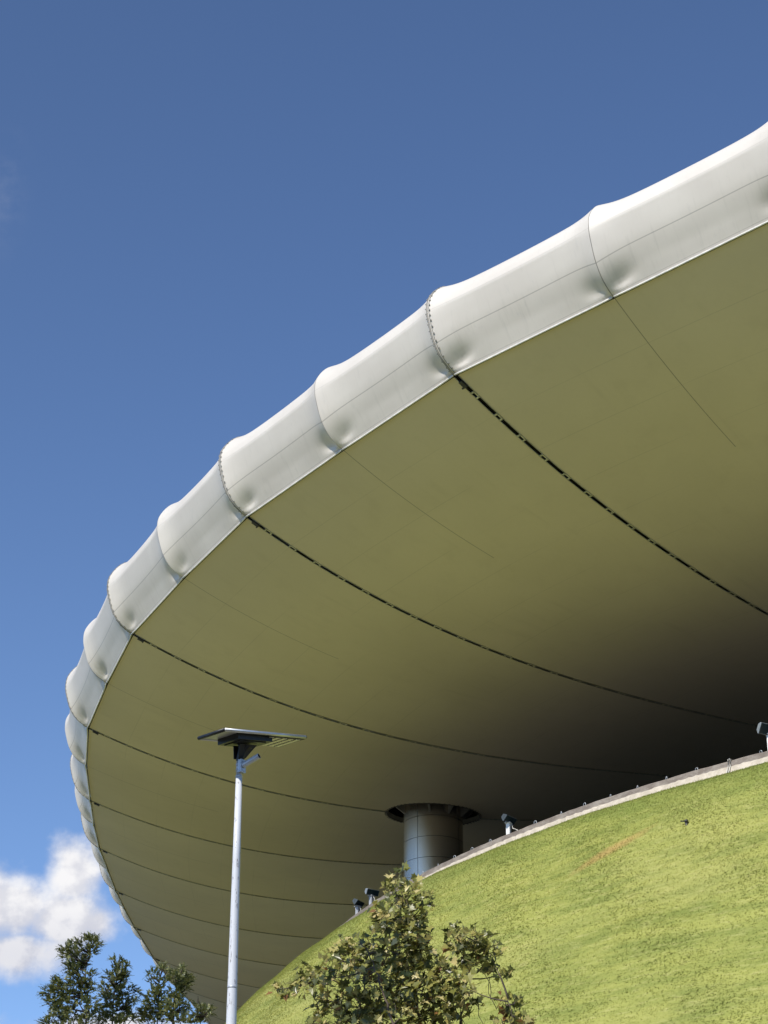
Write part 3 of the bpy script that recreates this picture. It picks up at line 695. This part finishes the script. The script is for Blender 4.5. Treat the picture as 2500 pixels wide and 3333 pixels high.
for (u, v, r) in PC:
    dy0 = rr.uniform(-.25, .25)
    c0 = pos3(u, v, dy0); j = np.argmin(((SPa-c0)*np.array([1, .5, 1.3]))@np.ones(3)*0+np.linalg.norm(SPa-c0+np.array([0, 0, .12]), axis=1))
    s = SPa[j]; m = (s+c0)/2+np.array([rr.uniform(-.03, .03), rr.uniform(-.03, .03), -.03])
    wood.tube([catmull(np.array([s, m, c0]), q) for q in np.linspace(0, 1.999, 7)], [.009-.001*i for i in range(7)], 5)
    n = int(4+r*r/84*rr.uniform(.8, 1.2))
    for _ in range(n):
        a = rr.uniform(0, 2*math.pi); q = math.sqrt(rr.random())*r*.92
        p = pos3(u+q*math.cos(a), v+q*math.sin(a)*.95, dy0+rr.gauss(0, .5)*r*PPM*1.5)
        if rr.random() < .5: 
            mid2 = (p+c0)/2+np.array([0, 0, -.01]); wood.tube([c0*.6+p*.4, mid2*.5+p*.5, p], .0028, 4, 0, False)
        nr = np.array([rr.gauss(-.32, .5), rr.gauss(-.42, .5), rr.gauss(.55, .45)]); tp = np.array([rr.gauss(0, .7), rr.gauss(0, .7), rr.gauss(-.45, .5)])
        add_leaf(leaves, p, nr, tp, rr.uniform(.040, .084)*(1 if rr.random() > .12 else 1.25), rr)
# a few thin hanging bare twigs
for (u, v) in ((1585, 3150), (1592, 3180), (1500, 3260), (1560, 3280)):
    q = [pos3(u+rr.uniform(-6, 6)+i*rr.uniform(0, 5), v+i*26, .1) for i in range(5)]; wood.tube(q, .004, 4)
trunk.build('trunk', M_BARK, ptree, True); wood.build('branches', M_BARK, ptree, True); leaves.build('crown', M_LEAF, ptree, False)

# ------------------------------------------------------------------ conifers at the left
def spray(mb, p, d, up, L, rr):
    d = d/np.linalg.norm(d); s = np.cross(d, up); s /= np.linalg.norm(s)+1e-9; n = np.cross(s, d)
    droop = rr.uniform(.1, .5); k = 9
    for i in range(k):
        f = (i+.5)/k; b = p+d*L*f-np.array([0, 0, droop*L*f*f*.5])
        for sd in (-1, 1):
            if rr.random() < .1: continue
            ll = L*.36*(1-.6*f)*rr.uniform(.7, 1.2); dr = d*rr.uniform(.7, 1.0)+s*sd*rr.uniform(.55, 1.0)+n*rr.uniform(-.3, .35); dr /= np.linalg.norm(dr)
            w = np.cross(dr, n+s*rr.uniform(-.5, .5)); w /= np.linalg.norm(w)+1e-9; w *= ll*rr.uniform(.16, .26)
            mb.add([b-w*.5, b+dr*ll*.5-w, b+dr*ll, b+dr*ll*.5+w, b+w*.5], [(0, 1, 2, 3, 4)])
    e = p+d*L-np.array([0, 0, droop*L*.5]); w = s*L*.03
    mb.add([p-w*.4, p+w*.4, e], [(0, 1, 2)])
def conifer(label, Y, base_u, trunk_pts, cl, seed, dens=1.):
    rr = random.Random(seed); ppm = Y*1.03/F
    B = at(base_u, 3333, Y); o = empty('conifer_tree', (B[0], Y, 0), label, 'tree', 'conifers at the lower left')
    q = np.array([(B[0]+.02, Y, 0.), (B[0]-.01, Y, B[2]*.5)]+[at(u, v, Y) for u, v in trunk_pts])
    pts = [catmull(q, s) for s in np.linspace(0, len(q)-1.001, 30)]
    mb = MB(); mb.tube(pts, [max(.003, .06*(1-p[2]/pts[-1][2])**.8) for p in pts], 8); mb.build('trunk', M_BARKC, o, True)
    br, lf = MB(), MB(); TA = np.array(pts)
    for (u, v, r) in cl:
        dy = rr.uniform(-.12, .12); c = at(u, v, Y+dy)
        cand = TA[TA[:, 2] < c[2]+.02-.02]; 
        j = np.argmin(np.linalg.norm((cand-(c-np.array([0, 0, .10]))), axis=1)); s = cand[j]
        br.tube([s, (s+c)/2+np.array([0, 0, -.02]), c], [.011, .007, .004], 5)
        n = int(dens*(6+r*r/22))
        for _ in range(n):
            a = rr.uniform(0, 2*math.pi); k = math.sqrt(rr.random())*r*.72
            p = at(u+k*math.cos(a), v+k*math.sin(a), Y+dy+rr.gauss(0, .45)*r*ppm)
            d = (p-s)/(np.linalg.norm(p-s)+1e-6)*.55+np.array([rr.gauss(0, .5)+math.cos(a)*.35, rr.gauss(0, .5), rr.gauss(.15, .4)-math.sin(a)*.25])
            spray(lf, p, d, np.array([rr.gauss(0, .4), rr.gauss(0, .4), 1.]), rr.uniform(.06, .12)*(1 if r > 17 else .8), rr)
    # low hidden foliage so that the tree goes on below the picture
    for i in range(26):
        z = B[2]*(.35+.62*i/26); c = np.array([B[0]+rr.gauss(0, .28), Y+rr.gauss(0, .28), z])
        for _ in range(22): spray(lf, c+np.array([rr.gauss(0, .12), rr.gauss(0, .12), rr.gauss(0, .1)]), np.array([rr.gauss(0, 1), rr.gauss(0, 1), rr.gauss(.3, .5)]), np.array([0, 0, 1.]), rr.uniform(.08, .14), rr)
    br.build('branches', M_BARKC, o, True); lf.build('crown', M_CONIF, o)
conifer('tallest dark conifer, leftmost of the row, against the cloud', 24., 279, [(280, 3330), (277, 3240), (278, 3170), (283, 3110), (291, 3050)],
 [(291, 3052, 12), (286, 3070, 26), (305, 3066, 20), (321, 3068, 13), (318, 3080, 14), (255, 3066, 12), (237, 3070, 15), (218, 3096, 20), (206, 3100, 12), (212, 3116, 14), (243, 3104, 24), (262, 3090, 16), (296, 3097, 20), (260, 3132, 26), (232, 3134, 18), (225, 3150, 14), (280, 3128, 18), (240, 3152, 18), (264, 3152, 18), (296, 3168, 14), (308, 3172, 8), (250, 3172, 18), (228, 3172, 12), (238, 3196, 22), (266, 3192, 18), (205, 3186, 20), (182, 3208, 28), (160, 3226, 22), (148, 3232, 12), (195, 3238, 34), (220, 3222, 26), (255, 3222, 28), (290, 3222, 20), (300, 3204, 12), (172, 3262, 26), (212, 3272, 34), (255, 3262, 26), (296, 3268, 26), (190, 3300, 30), (232, 3306, 26), (290, 3306, 26), (165, 3320, 26), (150, 3332, 18), (210, 3335, 30), (275, 3330, 26)], 5)
conifer('second conifer from the left, between the tallest and the roof edge', 24.6, 366, [(366, 3330), (370, 3260), (380, 3190), (388, 3128)],
 [(372, 3126, 7), (366, 3123, 5), (394, 3128, 6), (384, 3142, 12), (410, 3142, 9), (418, 3140, 5), (372, 3146, 9), (390, 3158, 16), (412, 3166, 9), (381, 3176, 20), (353, 3176, 12), (346, 3182, 8), (400, 3184, 20), (383, 3200, 26), (415, 3192, 10), (370, 3226, 28), (395, 3226, 24), (328, 3220, 11), (335, 3206, 6), (343, 3242, 24), (430, 3224, 17), (446, 3236, 15), (448, 3226, 10), (440, 3254, 10), (364, 3262, 30), (406, 3272, 26), (430, 3262, 14), (343, 3284, 30), (380, 3296, 28), (416, 3304, 26), (430, 3316, 16), (340, 3322, 30), (390, 3328, 28)], 6)
conifer('conifer whose feathery tip crosses the white roof edge', 25.2, 512, [(512, 3330), (513, 3270), (518, 3205), (526, 3153)],
 [(527, 3152, 6), (535, 3142, 4), (518, 3156, 10), (545, 3160, 6), (497, 3166, 8), (488, 3171, 5), (510, 3176, 13), (489, 3197, 9), (502, 3192, 8), (518, 3197, 16), (537, 3189, 10), (545, 3190, 6), (526, 3210, 13), (505, 3228, 18), (520, 3232, 16), (491, 3248, 20), (516, 3250, 24), (536, 3240, 17), (480, 3276, 20), (505, 3276, 28), (531, 3276, 24), (474, 3300, 22), (468, 3290, 12), (501, 3312, 30), (531, 3312, 28), (478, 3328, 24)], 7)
conifer('conifer with a rounded tuft in front of the roof underside, right of the feathery tip', 24.3, 560, [(562, 3330), (566, 3270), (578, 3215), (590, 3160)],
 [(594, 3150, 6), (590, 3163, 13), (570, 3178, 15), (560, 3176, 8), (590, 3181, 18), (607, 3185, 14), (617, 3197, 11), (586, 3198, 20), (603, 3204, 18), (612, 3212, 9), (586, 3222, 16), (597, 3234, 12), (570, 3240, 16), (556, 3222, 7), (560, 3260, 22), (579, 3262, 20), (600, 3268, 12), (612, 3272, 7), (558, 3290, 26), (584, 3290, 22), (606, 3286, 10), (566, 3318, 28), (592, 3318, 18)], 8, 1.15)
conifer('lowest conifer, rightmost of the row, near the lamp pole', 23.7, 640, [(640, 3330), (646, 3310), (655, 3292)],
 [(641, 3277, 11), (662, 3286, 15), (655, 3278, 8), (681, 3288, 11), (684, 3298, 8), (634, 3297, 16), (653, 3299, 16), (672, 3300, 10), (634, 3318, 20), (655, 3322, 14), (620, 3326, 16)], 9)

# ------------------------------------------------------------------ sky, sun, camera
SUN_AZ, SUN_EL = R(236), R(43)               # towards the sun, measured from +X
sv = np.array([math.cos(SUN_AZ)*math.cos(SUN_EL), math.sin(SUN_AZ)*math.cos(SUN_EL), math.sin(SUN_EL)])
w = bpy.data.worlds.new('World'); scene.world = w; w.use_nodes = True
nt = w.node_tree; nt.nodes.clear()
class WN(NT):
    def __init__(s): s.t = nt; s.n = nt.nodes; s.l = nt.links
wn = WN()
sky = wn.new('ShaderNodeTexSky', sky_type='NISHITA', sun_disc=False)
sky.sun_elevation = SUN_EL; sky.sun_rotation = math.atan2(sv[0], sv[1]) % (2*math.pi)
sky.altitude = 1600; sky.air_density = 1.0; sky.dust_density = .6; sky.ozone_density = 2.2
tc = wn.new('ShaderNodeTexCoord').outputs['Generated']
sp = wn.new('ShaderNodeSeparateXYZ'); nt.links.new(tc, sp.inputs[0])
yy = wn.math('MAXIMUM', sp.outputs[1], .02); qx = wn.math('DIVIDE', sp.outputs[0], yy); qz = wn.math('DIVIDE', sp.outputs[2], yy)
front = wn.ramp(sp.outputs[1], .1, .3)
PXQ = abs(ray(200, 2950)[0]-ray(201, 2950)[0])
def blob(u, v, rx, ry):
    c = ray(u, v); a = wn.math('DIVIDE', wn.math('SUBTRACT', qx, float(c[0])), rx*PXQ); b = wn.math('DIVIDE', wn.math('SUBTRACT', qz, float(c[2])), ry*PXQ)
    r = wn.math('SQRT', wn.math('ADD', wn.math('MULTIPLY', a, a), wn.math('MULTIPLY', b, b)))
    return wn.math('SUBTRACT', 1.0, r)
bl = None
for b in ((40, 2960, 210, 160), (240, 2850, 120, 140), (200, 2990, 220, 140), (40, 3090, 280, 90), (320, 3000, 90, 90), (330, 3350, 330, 60)):
    x = blob(*b); bl = x if bl is None else wn.math('MAXIMUM', bl, x)
cq = wn.new('ShaderNodeCombineXYZ'); nt.links.new(qx, cq.inputs[0]); nt.links.new(qz, cq.inputs[1])
n1 = wn.noise(cq.outputs[0], 36, 8, .55); n2 = wn.noise(wn.mapping(cq.outputs[0], loc=(-.0045, .0055, 0)), 36, 8, .55)
dens = wn.math('ADD', bl, wn.math('MULTIPLY', wn.math('SUBTRACT', n1, .5), 2.0))
cov = wn.math('MULTIPLY', wn.ramp(dens, -.22, .75), front)
wisp = wn.math('MULTIPLY', wn.math('MULTIPLY', wn.ramp(blob(0, 640, 130, 330), -.2, 1.2), wn.ramp(wn.noise(cq.outputs[0], 30, 6), .4, .75)), .16)
lit = wn.ramp(wn.math('SUBTRACT', n1, n2), -.10, .10)
zlow = wn.ramp(qz, float(ray(100, 3120)[2]), float(ray(100, 2900)[2]))
shade = wn.math('ADD', wn.math('MULTIPLY', lit, .55), wn.math('MULTIPLY', zlow, .45), clamp=True)
ccol = wn.mix(shade, C4(4.9, 5.0, 5.7), C4(8.3, 8.15, 8.1))
hs = wn.new('ShaderNodeHueSaturation'); nt.links.new(sky.outputs[0], hs.inputs['Color']); hs.inputs['Saturation'].default_value = .98
gm = wn.new('ShaderNodeGamma'); nt.links.new(hs.outputs[0], gm.inputs[0]); gm.inputs[1].default_value = 1.25
c1 = wn.mix(wn.math('MULTIPLY', wisp, front), gm.outputs[0], C4(6, 6, 6.6))
c2 = wn.mix(wn.math('MULTIPLY', cov, .95), c1, ccol)
bg = wn.new('ShaderNodeBackground'); nt.links.new(c2, bg.inputs[0]); bg.inputs[1].default_value = .119
wo = wn.new('ShaderNodeOutputWorld'); nt.links.new(bg.outputs[0], wo.inputs[0])

from mathutils import Vector
sl = bpy.data.lights.new('sun', 'SUN'); sl.energy = 4.4; sl.angle = R(.53); sl.color = (1, .94, .845)
so = bpy.data.objects.new('sun', sl); COL.objects.link(so); so.rotation_euler = Vector((-sv).tolist()).to_track_quat('-Z', 'Y').to_euler(); so.location = (sv*60).tolist()
cam = bpy.data.cameras.new('camera'); co = bpy.data.objects.new('camera', cam); COL.objects.link(co)
cam.sensor_fit = 'VERTICAL'; cam.sensor_height = 36; cam.sensor_width = 27; cam.lens = 36*F/H
cam.clip_start = .1; cam.clip_end = 9000
co.location = (0, 0, EYE); co.rotation_euler = (math.pi/2+PITCH, 0, 0)
scene.camera = co
vs = scene.view_settings; vs.view_transform = 'Standard'; vs.look = 'None'; vs.gamma = 1; vs.use_curve_mapping = False; vs.exposure = 0.0
scene.cycles.max_bounces = 8; scene.cycles.diffuse_bounces = 6; scene.cycles.transparent_max_bounces = 8
scene.cycles.sample_clamp_indirect = 4
scene.render.resolution_x = 768; scene.render.resolution_y = 1024
